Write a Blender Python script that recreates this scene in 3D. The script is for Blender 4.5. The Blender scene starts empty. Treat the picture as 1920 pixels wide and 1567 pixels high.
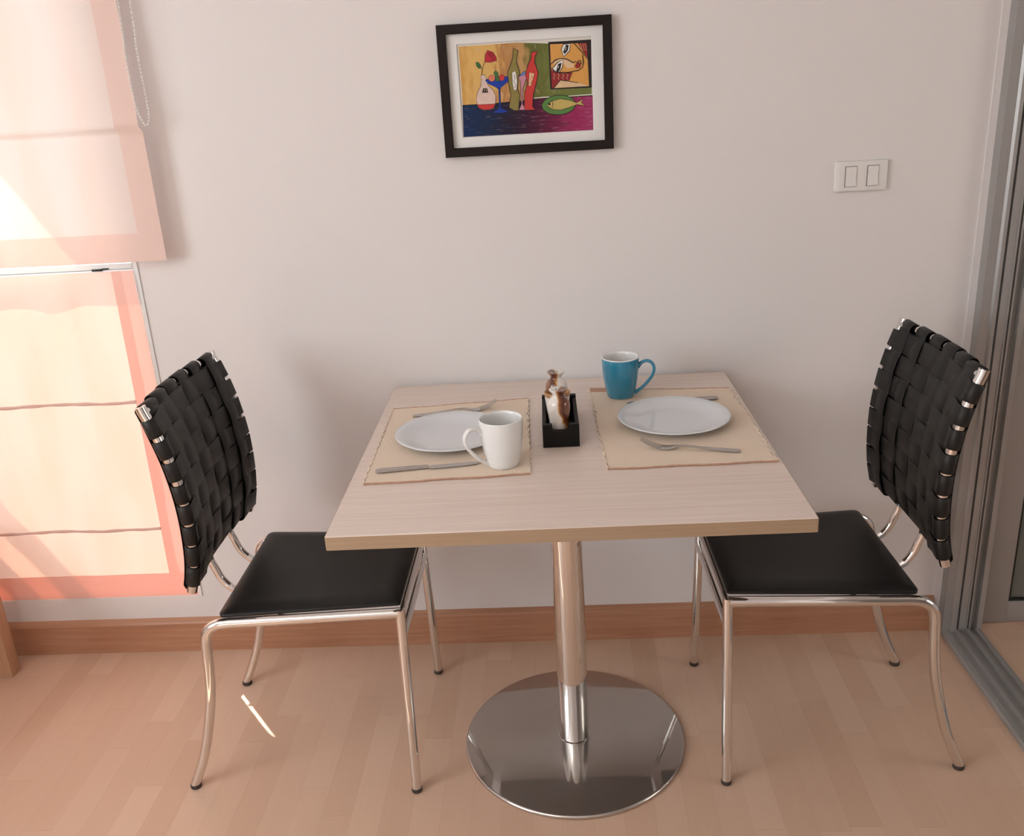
import bpy, bmesh, math, random
from mathutils import Vector, Matrix
from math import pi, sin, cos, radians, hypot

random.seed(7)
scene = bpy.context.scene
col = scene.collection

# ------------------------------------------------------------------ camera
CAM = (0.02993, -2.15428, 1.43439)
YAW, PITCH, ROLL, FPX = 0.0569, 0.34933, -0.06014, 1712.5
r0 = Vector((cos(YAW), sin(YAW), 0))
fw = Vector((-sin(YAW) * cos(PITCH), cos(YAW) * cos(PITCH), -sin(PITCH)))
u0 = r0.cross(fw)
rr = r0 * cos(ROLL) + u0 * sin(ROLL)
uu = -r0 * sin(ROLL) + u0 * cos(ROLL)
cam_data = bpy.data.cameras.new('camera')
cam_data.sensor_fit = 'HORIZONTAL'
cam_data.sensor_width = 36.0
cam_data.lens = FPX / 1920 * 36.0
cam_data.clip_start = 0.02
cam = bpy.data.objects.new('camera', cam_data)
col.objects.link(cam)
M = Matrix((rr, uu, -fw)).transposed().to_4x4()
M.translation = Vector(CAM)
cam.matrix_world = M
scene.camera = cam

# ------------------------------------------------------------------ light and exposure
vs = scene.view_settings
vs.view_transform = 'Standard'
vs.look = 'None'
vs.gamma = 1.0
vs.use_curve_mapping = False
vs.exposure = -0.29
world = bpy.data.worlds.new('sky')
scene.world = world
world.use_nodes = True
bg = world.node_tree.nodes['Background']
bg.inputs[0].default_value = (0.82, 0.94, 1.04, 1)
bg.inputs[1].default_value = 4.5

SUN_TAN = 0.98
sun_dir = Vector((0.617, -0.787, -SUN_TAN)).normalized()
sd = bpy.data.lights.new('sun', 'SUN')
sd.energy = 16.0
sd.angle = radians(0.53)
sd.color = (1.0, 0.90, 0.80)
sun = bpy.data.objects.new('sun', sd)
col.objects.link(sun)
sun.rotation_euler = sun_dir.to_track_quat('-Z', 'Y').to_euler()
sun.location = (-4, 6, 6)

ad = bpy.data.lights.new('window_daylight', 'AREA')      # daylight entering by the big balcony window on the left
ad.shape = 'RECTANGLE'
ad.size = 1.7
ad.size_y = 1.25
ad.energy = 42.0
ad.color = (0.97, 0.985, 1.0)
al = bpy.data.objects.new('window_daylight', ad)
col.objects.link(al)
al.location = (-2.47, -2.45, 1.62)
al.rotation_euler = Vector((1, 0, 0)).to_track_quat('-Z', 'Y').to_euler()

kd = bpy.data.lights.new('far_room_fill', 'AREA')      # fill light added for the room beyond the track; no window there
kd.shape = 'RECTANGLE'
kd.size = .9
kd.size_y = 1.0
kd.energy = 10.0
kd.color = (1.0, .97, .88)
kl = bpy.data.objects.new('far_room_fill', kd)
col.objects.link(kl)
kl.location = (2.76, -1.3, 1.5)
kl.rotation_euler = Vector((-1, 0, 0)).to_track_quat('-Z', 'Y').to_euler()

cd_ = bpy.data.lights.new('ceiling_fill', 'AREA')         # fill lamp added behind the camera to brighten the ceiling
cd_.shape = 'DISK'
cd_.size = .34
cd_.energy = 22.0
cd_.color = (1.0, .97, .93)
cl_ = bpy.data.objects.new('ceiling_fill', cd_)
col.objects.link(cl_)
cl_.location = (-1.25, -2.75, 2.06)
cl_.rotation_euler = (pi, 0, 0)

# ------------------------------------------------------------------ material helpers
def new_mat(name):
    m = bpy.data.materials.new(name)
    m.use_nodes = True
    nt = m.node_tree
    return m, nt, nt.nodes['Principled BSDF'], nt.nodes['Material Output']

def N(nt, t, **kw):
    n = nt.nodes.new(t)
    for k, v in kw.items():
        setattr(n, k, v)
    return n

def rgba(c):
    return (c[0], c[1], c[2], 1.0)

def plain(name, c, rough=0.5, metal=0.0, spec=0.5, noise=0.0, bump=0.0, nscale=40.0, coat=0.0):
    m, nt, p, o = new_mat(name)
    p.inputs['Base Color'].default_value = rgba(c)
    p.inputs['Roughness'].default_value = rough
    p.inputs['Metallic'].default_value = metal
    p.inputs['Specular IOR Level'].default_value = spec
    p.inputs['Coat Weight'].default_value = coat
    p.inputs['Coat Roughness'].default_value = 0.05
    if noise or bump:
        tc = N(nt, 'ShaderNodeTexCoord')
        nz = N(nt, 'ShaderNodeTexNoise')
        nz.inputs['Scale'].default_value = nscale
        nz.inputs['Detail'].default_value = 5
        nt.links.new(tc.outputs['Object'], nz.inputs['Vector'])
        if noise:
            mx = N(nt, 'ShaderNodeMix', data_type='RGBA')
            mx.inputs[6].default_value = rgba([v * (1 - noise) for v in c])
            mx.inputs[7].default_value = rgba([min(1, v * (1 + noise)) for v in c])
            nt.links.new(nz.outputs[0], mx.inputs[0])
            nt.links.new(mx.outputs[2], p.inputs['Base Color'])
        if bump:
            b = N(nt, 'ShaderNodeBump')
            b.inputs['Strength'].default_value = bump
            b.inputs['Distance'].default_value = 0.002
            nt.links.new(nz.outputs[0], b.inputs['Height'])
            nt.links.new(b.outputs[0], p.inputs['Normal'])
    return m

def grain(name, c1, c2, axis='X', rough=0.45, stretch=26.0, scale=5.0, bump=0.0, fine=0.0):
    """wood with its grain along one object axis"""
    m, nt, p, o = new_mat(name)
    tc = N(nt, 'ShaderNodeTexCoord')
    mp = N(nt, 'ShaderNodeMapping')
    s = [stretch] * 3
    s['XYZ'.index(axis)] = 1.0
    mp.inputs['Scale'].default_value = s
    nz = N(nt, 'ShaderNodeTexNoise')
    nz.inputs['Scale'].default_value = scale
    nz.inputs['Detail'].default_value = 6
    nz.inputs['Roughness'].default_value = 0.65
    nz.inputs['Distortion'].default_value = 0.6
    rp = N(nt, 'ShaderNodeValToRGB')
    rp.color_ramp.elements[0].position = 0.3
    rp.color_ramp.elements[1].position = 0.72
    rp.color_ramp.elements[0].color = rgba(c1)
    rp.color_ramp.elements[1].color = rgba(c2)
    L = nt.links.new
    L(tc.outputs['Object'], mp.inputs[0])
    L(mp.outputs[0], nz.inputs['Vector'])
    L(nz.outputs[0], rp.inputs[0])
    L(rp.outputs[0], p.inputs['Base Color'])
    p.inputs['Roughness'].default_value = rough
    if bump:
        b = N(nt, 'ShaderNodeBump')
        b.inputs['Strength'].default_value = bump
        b.inputs['Distance'].default_value = 0.001
        L(nz.outputs[0], b.inputs['Height'])
        L(b.outputs[0], p.inputs['Normal'])
    return m

def floor_material():
    m, nt, p, o = new_mat('maple_laminate')
    L = nt.links.new
    def math_(op, a, b=None):
        n = N(nt, 'ShaderNodeMath', operation=op)
        for i, v in enumerate((a, b)):
            if v is None:
                continue
            if isinstance(v, (int, float)):
                n.inputs[i].default_value = v
            else:
                L(v, n.inputs[i])
        return n.outputs[0]
    tc = N(nt, 'ShaderNodeTexCoord')
    sp = N(nt, 'ShaderNodeSeparateXYZ')
    L(tc.outputs['Object'], sp.inputs[0])
    W, LEN = 0.064, 0.40
    xi = math_('FLOOR', math_('DIVIDE', sp.outputs[0], W))
    w1 = N(nt, 'ShaderNodeTexWhiteNoise', noise_dimensions='1D')
    L(xi, w1.inputs['W'])
    yo = math_('ADD', math_('DIVIDE', sp.outputs[1], LEN), math_('MULTIPLY', w1.outputs[0], 7.3))
    yi = math_('FLOOR', yo)
    cv = N(nt, 'ShaderNodeCombineXYZ')
    L(xi, cv.inputs[0]); L(yi, cv.inputs[1])
    w2 = N(nt, 'ShaderNodeTexWhiteNoise', noise_dimensions='2D')
    L(cv.outputs[0], w2.inputs['Vector'])
    # grain along y, shifted per block
    ofs = N(nt, 'ShaderNodeCombineXYZ')
    L(math_('MULTIPLY', sp.outputs[0], 34.0), ofs.inputs[0])
    L(math_('MULTIPLY', sp.outputs[1], 2.6), ofs.inputs[1])
    L(math_('MULTIPLY', w2.outputs[0], 40.0), ofs.inputs[2])
    nz = N(nt, 'ShaderNodeTexNoise')
    nz.inputs['Scale'].default_value = 1.6
    nz.inputs['Detail'].default_value = 5
    nz.inputs['Roughness'].default_value = 0.6
    nz.inputs['Distortion'].default_value = 1.2
    L(ofs.outputs[0], nz.inputs['Vector'])
    rp = N(nt, 'ShaderNodeValToRGB')
    e = rp.color_ramp.elements
    e[0].position = 0.0; e[0].color = (0.59, 0.375, 0.265, 1)
    e[1].position = 1.0; e[1].color = (0.71, 0.49, 0.36, 1)
    tone = math_('ADD', math_('MULTIPLY', w2.outputs[0], 0.62), math_('MULTIPLY', nz.outputs[0], 0.42))
    L(tone, rp.inputs[0])
    # thin joints between the three-strip boards
    fx = math_('FRACT', math_('DIVIDE', sp.outputs[0], W))
    jx = math_('LESS_THAN', fx, 0.012)
    jy = math_('LESS_THAN', math_('FRACT', yo), 0.003)
    j = math_('MULTIPLY', math_('MAXIMUM', jx, jy), 0.25)
    mx = N(nt, 'ShaderNodeMix', data_type='RGBA')
    L(j, mx.inputs[0]); L(rp.outputs[0], mx.inputs[6])
    mx.inputs[7].default_value = (0.3, 0.17, 0.1, 1)
    L(mx.outputs[2], p.inputs['Base Color'])
    p.inputs['Roughness'].default_value = 0.38
    p.inputs['Specular IOR Level'].default_value = 0.35
    return m

def fabric(name, front, through, weight):
    m, nt, p, o = new_mat(name)
    nt.nodes.remove(p)
    L = nt.links.new
    d = N(nt, 'ShaderNodeBsdfDiffuse'); d.inputs[0].default_value = rgba(front)
    t = N(nt, 'ShaderNodeBsdfTranslucent')
    tc = N(nt, 'ShaderNodeTexCoord')
    mp = N(nt, 'ShaderNodeMapping'); mp.inputs['Scale'].default_value = (260, 1, 260)
    nz = N(nt, 'ShaderNodeTexNoise'); nz.inputs['Scale'].default_value = 1.0; nz.inputs['Detail'].default_value = 2
    mx = N(nt, 'ShaderNodeMix', data_type='RGBA')
    mx.inputs[6].default_value = rgba([v * 0.94 for v in through])
    mx.inputs[7].default_value = rgba([min(1, v * 1.05) for v in through])
    L(tc.outputs['Object'], mp.inputs[0]); L(mp.outputs[0], nz.inputs['Vector'])
    # long soft vertical streaks: uneven weave, and sun over wrinkles put into the tint
    m2 = N(nt, 'ShaderNodeMapping'); m2.inputs['Scale'].default_value = (9, 1, 1.6)
    n2 = N(nt, 'ShaderNodeTexNoise'); n2.inputs['Scale'].default_value = 1.3; n2.inputs['Detail'].default_value = 3
    r2 = N(nt, 'ShaderNodeValToRGB')
    r2.color_ramp.elements[0].position = .35; r2.color_ramp.elements[1].position = .62
    r2.color_ramp.elements[0].color = (1.0, .84, .74, 1); r2.color_ramp.elements[1].color = (1, 1, 1, 1)
    m3 = N(nt, 'ShaderNodeMix', data_type='RGBA'); m3.blend_type = 'MULTIPLY'; m3.inputs[0].default_value = 1.0
    L(tc.outputs['Object'], m2.inputs[0]); L(m2.outputs[0], n2.inputs['Vector']); L(n2.outputs[0], r2.inputs[0])
    L(nz.outputs[0], mx.inputs[0]); L(mx.outputs[2], m3.inputs[6]); L(r2.outputs[0], m3.inputs[7]); L(m3.outputs[2], t.inputs[0])
    s = N(nt, 'ShaderNodeMixShader'); s.inputs[0].default_value = weight
    L(d.outputs[0], s.inputs[1]); L(t.outputs[0], s.inputs[2]); L(s.outputs[0], o.inputs[0])
    return m

def pane_material():
    m, nt, p, o = new_mat('window_glass')
    nt.nodes.remove(p)
    L = nt.links.new
    t = N(nt, 'ShaderNodeBsdfTransparent'); t.inputs[0].default_value = (0.93, 0.96, 0.95, 1)
    g = N(nt, 'ShaderNodeBsdfGlossy'); g.inputs['Roughness'].default_value = 0.02
    s = N(nt, 'ShaderNodeMixShader'); s.inputs[0].default_value = 0.05
    L(t.outputs[0], s.inputs[1]); L(g.outputs[0], s.inputs[2]); L(s.outputs[0], o.inputs[0])
    return m

def glaze_material(angle):
    """cream stoneware with brown glaze poured down one side and over the neck"""
    m, nt, p, o = new_mat('poured_glaze')
    L = nt.links.new
    tc = N(nt, 'ShaderNodeTexCoord')
    sp = N(nt, 'ShaderNodeSeparateXYZ'); L(tc.outputs['Object'], sp.inputs[0])
    nz = N(nt, 'ShaderNodeTexNoise'); nz.inputs['Scale'].default_value = 55; nz.inputs['Detail'].default_value = 3
    L(tc.outputs['Object'], nz.inputs['Vector'])
    def math_(op, a, b=None):
        n = N(nt, 'ShaderNodeMath', operation=op)
        for i, v in enumerate((a, b)):
            if v is None: continue
            if isinstance(v, (int, float)): n.inputs[i].default_value = v
            else: L(v, n.inputs[i])
        return n.outputs[0]
    side = math_('ADD', math_('MULTIPLY', sp.outputs[0], cos(angle) / 0.024), math_('MULTIPLY', sp.outputs[1], sin(angle) / 0.024))
    v = math_('ADD', side, math_('MULTIPLY', math_('SUBTRACT', nz.outputs[0], 0.5), 0.7))
    v = math_('ADD', v, math_('MULTIPLY', math_('SUBTRACT', sp.outputs[2], 0.06), 7.0))
    rp = N(nt, 'ShaderNodeValToRGB')
    rp.color_ramp.interpolation = 'EASE'
    e = rp.color_ramp.elements
    e[0].position = 0.30; e[0].color = (0.80, 0.74, 0.69, 1)
    e[1].position = 0.42; e[1].color = (0.55, 0.30, 0.10, 1)
    a = e.new(0.52); a.color = (0.22, 0.07, 0.025, 1)
    b = e.new(0.75); b.color = (0.10, 0.028, 0.016, 1)
    c = e.new(0.95); c.color = (0.26, 0.11, 0.06, 1)
    L(v, rp.inputs[0]); L(rp.outputs[0], p.inputs['Base Color'])
    p.inputs['Roughness'].default_value = 0.12
    p.inputs['Coat Weight'].default_value = 0.5
    return m

def painting_material(kind):
    m, nt, p, o = new_mat('painted_' + kind)
    L = nt.links.new
    uv = N(nt, 'ShaderNodeUVMap'); uv.uv_map = 'UVMap'
    mp = N(nt, 'ShaderNodeMapping')
    sp = N(nt, 'ShaderNodeSeparateXYZ'); L(uv.outputs[0], sp.inputs[0])
    L(uv.outputs[0], mp.inputs[0])
    nz = N(nt, 'ShaderNodeTexNoise'); nz.inputs['Detail'].default_value = 5
    ad_ = N(nt, 'ShaderNodeMath', operation='MULTIPLY_ADD')
    L(nz.outputs[0], ad_.inputs[0]); ad_.inputs[1].default_value = 0.35; L(sp.outputs[0], ad_.inputs[2])
    sb = N(nt, 'ShaderNodeMath', operation='SUBTRACT'); L(ad_.outputs[0], sb.inputs[0]); sb.inputs[1].default_value = 0.175
    rp = N(nt, 'ShaderNodeValToRGB')
    e = rp.color_ramp.elements
    if kind == 'wall':
        mp.inputs['Scale'].default_value = (26, 6, 1)
        stops = [(0.0, (.60, .33, .09)), (.12, (.72, .45, .15)), (.26, (.68, .42, .14)), (.34, (.45, .21, .08)), (.45, (.52, .30, .12)), (.56, (.13, .14, .035)), (.68, (.16, .18, .05)), (1.0, (.17, .20, .06))]
    else:
        mp.inputs['Scale'].default_value = (7, 40, 1)
        stops = [(0.0, (.012, .03, .10)), (.18, (.016, .028, .07)), (.38, (.026, .018, .035)), (.52, (.05, .015, .035)), (.7, (.16, .02, .06)), (.88, (.33, .03, .11)), (1.0, (.36, .05, .15))]
    e[0].position, e[0].color = stops[0][0], rgba(stops[0][1])
    e[1].position, e[1].color = stops[-1][0], rgba(stops[-1][1])
    for ps, c in stops[1:-1]:
        k = e.new(ps); k.color = rgba(c)
    nz.inputs['Scale'].default_value = 1.0
    L(mp.outputs[0], nz.inputs['Vector']); L(sb.outputs[0], rp.inputs[0])
    # dry white brush streaks
    n2 = N(nt, 'ShaderNodeTexNoise'); n2.inputs['Scale'].default_value = 1.7; n2.inputs['Detail'].default_value = 4
    L(mp.outputs[0], n2.inputs['Vector'])
    r2 = N(nt, 'ShaderNodeValToRGB'); r2.color_ramp.elements[0].position = .60; r2.color_ramp.elements[1].position = .85
    r2.color_ramp.elements[0].color = (0, 0, 0, 1); r2.color_ramp.elements[1].color = (.8, .8, .8, 1)
    L(n2.outputs[0], r2.inputs[0])
    mx = N(nt, 'ShaderNodeMix', data_type='RGBA')
    L(r2.outputs[0], mx.inputs[0]); L(rp.outputs[0], mx.inputs[6]); mx.inputs[7].default_value = (.5, .4, .36, 1)
    L(mx.outputs[2], p.inputs['Base Color'])
    p.inputs['Roughness'].default_value = 0.6
    p.inputs['Specular IOR Level'].default_value = .15
    return m

def satin_plate():
    m, nt, p, o = new_mat('satin_steel_plate')
    p.inputs['Base Color'].default_value = (.66, .63, .61, 1)
    p.inputs['Metallic'].default_value = 1.0
    p.inputs['Roughness'].default_value = .04
    g = N(nt, 'ShaderNodeBsdfGlossy')
    g.inputs[0].default_value = (.52, .49, .47, 1)
    g.inputs['Roughness'].default_value = .42
    s = N(nt, 'ShaderNodeMixShader'); s.inputs[0].default_value = .55
    nt.links.new(p.outputs[0], s.inputs[1]); nt.links.new(g.outputs[0], s.inputs[2]); nt.links.new(s.outputs[0], o.inputs[0])
    return m

MAT = dict(
    wall=plain('wall_paint', (.785, .742, .732), .75, spec=.25, bump=.12, nscale=90),
    ceiling=plain('ceiling_paint', (.85, .84, .82), .9),
    floor=floor_material(),
    baseboard=grain('baseboard_wood', (.39, .18, .10), (.54, .28, .17), 'X', .42, 30, 4),
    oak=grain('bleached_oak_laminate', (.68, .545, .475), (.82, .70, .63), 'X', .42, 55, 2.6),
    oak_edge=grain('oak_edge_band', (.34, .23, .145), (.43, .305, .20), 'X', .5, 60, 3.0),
    bench=grain('bench_wood', (.50, .29, .17), (.62, .38, .24), 'Z', .4, 22, 4),
    chrome=plain('polished_chrome', (.78, .76, .745), .045, metal=1.0),
    brushed=satin_plate(),
    cutlery=plain('cutlery_steel', (.52, .495, .475), .15, metal=1.0),
    leather=plain('black_seat_leather', (.008, .0075, .007), .42, spec=.34, bump=.10, nscale=420),
    strap=plain('black_strap_leather', (.0105, .0098, .0094), .48, spec=.36, bump=.08, nscale=300),
    rubber=plain('dark_rubber', (.05, .04, .034), .7),
    porcelain=plain('white_porcelain', (.80, .79, .78), .08, coat=.4),
    plate=plain('white_plate_glaze', (.70, .715, .745), .10, coat=.3),
    blue=plain('turquoise_glaze', (.035, .25, .39), .12, coat=.5, noise=.10, nscale=16),
    mat=plain('placemat_cotton', (.85, .70, .565), .95, spec=.1, noise=.06, bump=.6, nscale=900),
    mat_hem=plain('placemat_hem', (.52, .30, .21), .95, spec=.1, noise=.15, bump=.6, nscale=700),
    black_wood=plain('black_painted_wood', (.008, .007, .006), .55, spec=.2, noise=.2, nscale=80),
    frame=plain('dark_brown_frame', (.010, .005, .004), .5, spec=.25, noise=.3, nscale=60),
    passe=plain('white_card', (.80, .785, .77), .8),
    paper=plain('art_paper', (.72, .68, .62), .8),
    plastic=plain('white_plastic', (.82, .79, .77), .28),
    groove=plain('dark_gap', (.06, .05, .05), .7),
    alu=plain('anodised_aluminium', (.41, .395, .385), .38, metal=.4, noise=.05, nscale=20),
    alu_white=plain('white_aluminium', (.80, .81, .82), .35),
    gasket=plain('black_gasket', (.012, .012, .012), .6),
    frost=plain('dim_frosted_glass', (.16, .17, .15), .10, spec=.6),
    fabric=fabric('salmon_blind_fabric', (.86, .71, .64), (.98, .52, .40), .19),
    fabric_skylit=fabric('salmon_blind_fabric_skylit', (.86, .76, .71), (.98, .69, .60), .215),  # same cloth as the lower blind; its sunless light is tinted into the colour
    hem_skylit=fabric('salmon_blind_fabric_doubled_skylit', (.86, .69, .63), (.90, .47, .38), .20),  # same doubled hem, with the softer upper light put into its colour
    hem=fabric('salmon_blind_fabric_doubled', (.86, .67, .61), (.90, .22, .14), .165),
    hem_thick=fabric('salmon_blind_fabric_tripled', (.82, .57, .50), (.84, .16, .09), .115),
    bead=plain('white_plastic_bead', (.85, .82, .78), .3),
    pane=pane_material(),
    concrete=plain('painted_render', (.6, .58, .55), .9),
    backing=plain('brown_backing_laminate', (.19, .155, .14), .6),
    rail=plain('grey_painted_rail', (.3, .3, .3), .6),
    black_metal=plain('black_metal', (.02, .02, .02), .4, metal=.5),
)
ART = {}
for k, c in dict(line=(.022, .018, .02), dark=(.028, .022, .022), white=(.80, .77, .74), orange=(.68, .34, .09), pale=(.72, .50, .30),
                 maroon=(.30, .03, .035), vase=(.70, .52, .46), red=(.56, .05, .045), leaf=(.06, .16, .05), rose=(.48, .03, .05),
                 blue=(.018, .05, .34), coral=(.68, .20, .11), olive=(.26, .21, .065), pink=(.55, .25, .32), sky=(.12, .25, .62),
                 green=(.10, .22, .06), fish=(.52, .40, .13)).items():
    ART[k] = plain('paint_' + k, c, .6, spec=.2, noise=.12, nscale=120)
ART['wall'] = painting_material('wall')
ART['cloth'] = painting_material('cloth')

# ------------------------------------------------------------------ mesh helpers
def finish(name, bm, mats, parent=None, smooth=True, angle=35):
    bmesh.ops.recalc_face_normals(bm, faces=bm.faces[:])
    me = bpy.data.meshes.new(name)
    bm.to_mesh(me)
    bm.free()
    for m in (mats if isinstance(mats, (list, tuple)) else [mats]):
        me.materials.append(m)
    if smooth:
        me.polygons.foreach_set('use_smooth', [True] * len(me.polygons))
        me.set_sharp_from_angle(angle=radians(angle))
    o = bpy.data.objects.new(name, me)
    col.objects.link(o)
    if parent:
        o.parent = parent
    return o

def tag(o, label=None, cat=None, group=None, kind=None):
    if label: o['label'] = label
    if cat: o['category'] = cat
    if group: o['group'] = group
    if kind: o['kind'] = kind
    return o

def empty(name, loc=(0, 0, 0), rz=0.0):
    o = bpy.data.objects.new(name, None)
    o.empty_display_size = 0.05
    o.location = loc
    o.rotation_euler = (0, 0, rz)
    col.objects.link(o)
    return o

def box(bm, x0, x1, y0, y1, z0, z1, bev=0.0, seg=2, mi=0):
    vs_ = [bm.verts.new((x, y, z)) for x in (x0, x1) for y in (y0, y1) for z in (z0, z1)]
    q = [(0, 1, 3, 2), (4, 6, 7, 5), (0, 4, 5, 1), (2, 3, 7, 6), (0, 2, 6, 4), (1, 5, 7, 3)]
    fs = [bm.faces.new([vs_[i] for i in f]) for f in q]
    for f in fs: f.material_index = mi
    if bev > 0:
        es = list({e for f in fs for e in f.edges})
        r = bmesh.ops.bevel(bm, geom=es, offset=bev, segments=seg, affect='EDGES', profile=.5)
        for f in r['faces']: f.material_index = mi
    return vs_

def box_obj(name, mat, parent, *b, bev=0.0, seg=2):
    bm = bmesh.new()
    box(bm, *b, bev=bev, seg=seg)
    return finish(name, bm, mat, parent)

def loft(bm, rings, closed=True, caps=True, mi=0):
    rv = [[bm.verts.new(p) for p in r] for r in rings]
    n = len(rv[0])
    for a, b in zip(rv[:-1], rv[1:]):
        for i in range(n if closed else n - 1):
            f = bm.faces.new((a[i], a[(i + 1) % n], b[(i + 1) % n], b[i]))
            f.material_index = mi
    if caps and closed:
        bm.faces.new(rv[0][::-1]).material_index = mi
        bm.faces.new(rv[-1]).material_index = mi
    return rv

def smooth_path(pts, n=10):
    """Catmull-Rom through the points"""
    P = [Vector(p) for p in pts]
    if len(P) < 3: return P
    P = [P[0] * 2 - P[1]] + P + [P[-1] * 2 - P[-2]]
    out = []
    for i in range(1, len(P) - 2):
        a, b, c, d = P[i - 1:i + 3]
        for k in range(n):
            t = k / n
            out.append(.5 * ((2 * b) + (c - a) * t + (2 * a - 5 * b + 4 * c - d) * t * t + (3 * b - a - 3 * c + d) * t ** 3))
    out.append(P[-2])
    return out

def tube(bm, pts, r, seg=14, caps=True, mi=0):
    P = [Vector(p) for p in pts]
    T = []
    for i in range(len(P)):
        a, b = P[max(0, i - 1)], P[min(len(P) - 1, i + 1)]
        T.append((b - a).normalized())
    up = Vector((0, 0, 1)) if abs(T[0].z) < .9 else Vector((0, 1, 0))
    nrm = (up - T[0] * up.dot(T[0])).normalized()
    rings = []
    for i, (p, t) in enumerate(zip(P, T)):
        nrm = (nrm - t * nrm.dot(t)).normalized()
        bi = t.cross(nrm)
        ri = r[i] if isinstance(r, (list, tuple)) else r
        rings.append([p + (nrm * cos(a) + bi * sin(a)) * ri for a in [2 * pi * k / seg for k in range(seg)]])
    loft(bm, rings, caps=caps, mi=mi)

def tube_obj(name, mat, parent, pts, r, seg=16):
    bm = bmesh.new()
    tube(bm, pts, r, seg)
    return finish(name, bm, mat, parent, angle=60)

def lathe(bm, prof, seg=48, cx=0, cy=0, mis=None):
    """profile of (r, z); r=0 makes a pole"""
    prev = None
    for k, (r, z) in enumerate(prof):
        cur = [bm.verts.new((cx, cy, z))] if r < 1e-6 else [bm.verts.new((cx + r * cos(2 * pi * i / seg), cy + r * sin(2 * pi * i / seg), z)) for i in range(seg)]
        if prev is not None:
            for i in range(seg):
                a = prev if len(prev) == 1 else [prev[i], prev[(i + 1) % seg]]
                b = cur if len(cur) == 1 else [cur[(i + 1) % seg], cur[i]]
                vs_ = a + b
                if len(vs_) >= 3:
                    f = bm.faces.new(vs_)
                    f.material_index = mis[k - 1] if mis else 0
        prev = cur

def ribbon(bm, path, wdir, width, thick):
    """flat strap: path points with width direction wdir; rectangular section"""
    P = [Vector(p) for p in path]
    rings = []
    W_ = width
    for i in range(len(P)):
        width = W_(P[i]) if callable(W_) else W_
        t = (P[min(len(P) - 1, i + 1)] - P[max(0, i - 1)]).normalized()
        w = wdir(i) if callable(wdir) else Vector(wdir)
        w = (w - t * w.dot(t)).normalized()
        n = t.cross(w)
        h, q, b = width / 2, thick / 2, thick * .42
        rings.append([P[i] + w * a + n * c for a, c in ((-h + b, -q), (h - b, -q), (h, -q + b), (h, q - b), (h - b, q), (-h + b, q), (-h, q - b), (-h, -q + b))])
    loft(bm, rings)

# ------------------------------------------------------------------ the room
CEIL = 2.45
XL, YR = -2.6, -4.2
WX0, WX1, WZ0, WZ1 = -2.25, -0.971, 0.168, 2.20         # window opening in the back wall
DX0, DX1 = 1.118, 2.35                                  # glass door opening in the room beyond

tag(box_obj('floor', MAT['floor'], None, XL, 2.8, YR, 0.16, -0.08, 0.0), kind='structure')
tag(box_obj('ceiling', MAT['ceiling'], None, XL, 2.8, YR, 0.16, CEIL, CEIL + .08), kind='structure')
bm = bmesh.new()
T = 0.15
for b in ((XL, WX0, 0, T, 0, CEIL), (WX0, WX1, 0, T, 0, WZ0), (WX0, WX1, 0, T, WZ1, CEIL), (WX1, 1.0, 0, T, 0, CEIL),
          (1.0, DX0, 0.012, T, 0, CEIL), (DX0, DX1, 0.012, T, 2.1, CEIL), (DX1, 2.8, 0.012, T, 0, CEIL)):
    box(bm, *b)
tag(finish('wall_back', bm, MAT['wall'], smooth=False), kind='structure')
bm = bmesh.new()
LY0, LY1, LZ0, LZ1 = -3.35, -1.55, 0.95, 2.30
for b in ((XL - T, XL, YR, LY0, 0, CEIL), (XL - T, XL, LY0, LY1, 0, LZ0), (XL - T, XL, LY0, LY1, LZ1, CEIL), (XL - T, XL, LY1, T, 0, CEIL)):
    box(bm, *b)
tag(finish('wall_left', bm, MAT['wall'], smooth=False), kind='structure')
tag(box_obj('wall_rear', MAT['wall'], None, XL - T, 2.8, YR - T, YR, 0, CEIL), kind='structure')
tag(box_obj('wall_right', MAT['wall'], None, 2.8, 2.8 + T, YR - T, .16, 0, CEIL), kind='structure')
bm = bmesh.new()
box(bm, 1.014, 1.118, YR, -2.75, 0, CEIL)
box(bm, 1.014, 1.118, -2.75, -0.036, 2.15, CEIL)
tag(finish('wall_partition', bm, MAT['wall'], smooth=False), kind='structure')

bm = bmesh.new()                                        # bowl and rod added to carry the made-up fill lamp
lathe(bm, [(0, 1.98), (.10, 1.99), (.20, 2.05), (.205, 2.055), (.19, 2.052), (.10, 2.0), (0, 1.99)], 40)
tube(bm, [(0, 0, 1.99), (0, 0, CEIL)], .006, 10)
cf = finish('added_lamp_bowl', bm, MAT['alu_white'], angle=50)
cf.location = (-1.25, -2.75, 0)
tag(cf, kind='structure')

# baseboard with a chamfered top, and its return at the far end
bm = bmesh.new()
sec = [(0, 0), (-.014, 0), (-.014, .087), (-.011, .0915), (0, .1005)]
loft(bm, [[(x, y, z) for y, z in sec] for x in (XL, 0.998)])
tag(finish('baseboard_back', bm, MAT['baseboard'], smooth=False), kind='structure')
# pale plaster bead where the wall meets the aluminium jamb
tag(box_obj('trim_1', MAT['wall'], None, .9985, 1.0145, -.004, .012, 0, CEIL), kind='structure')

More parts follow.
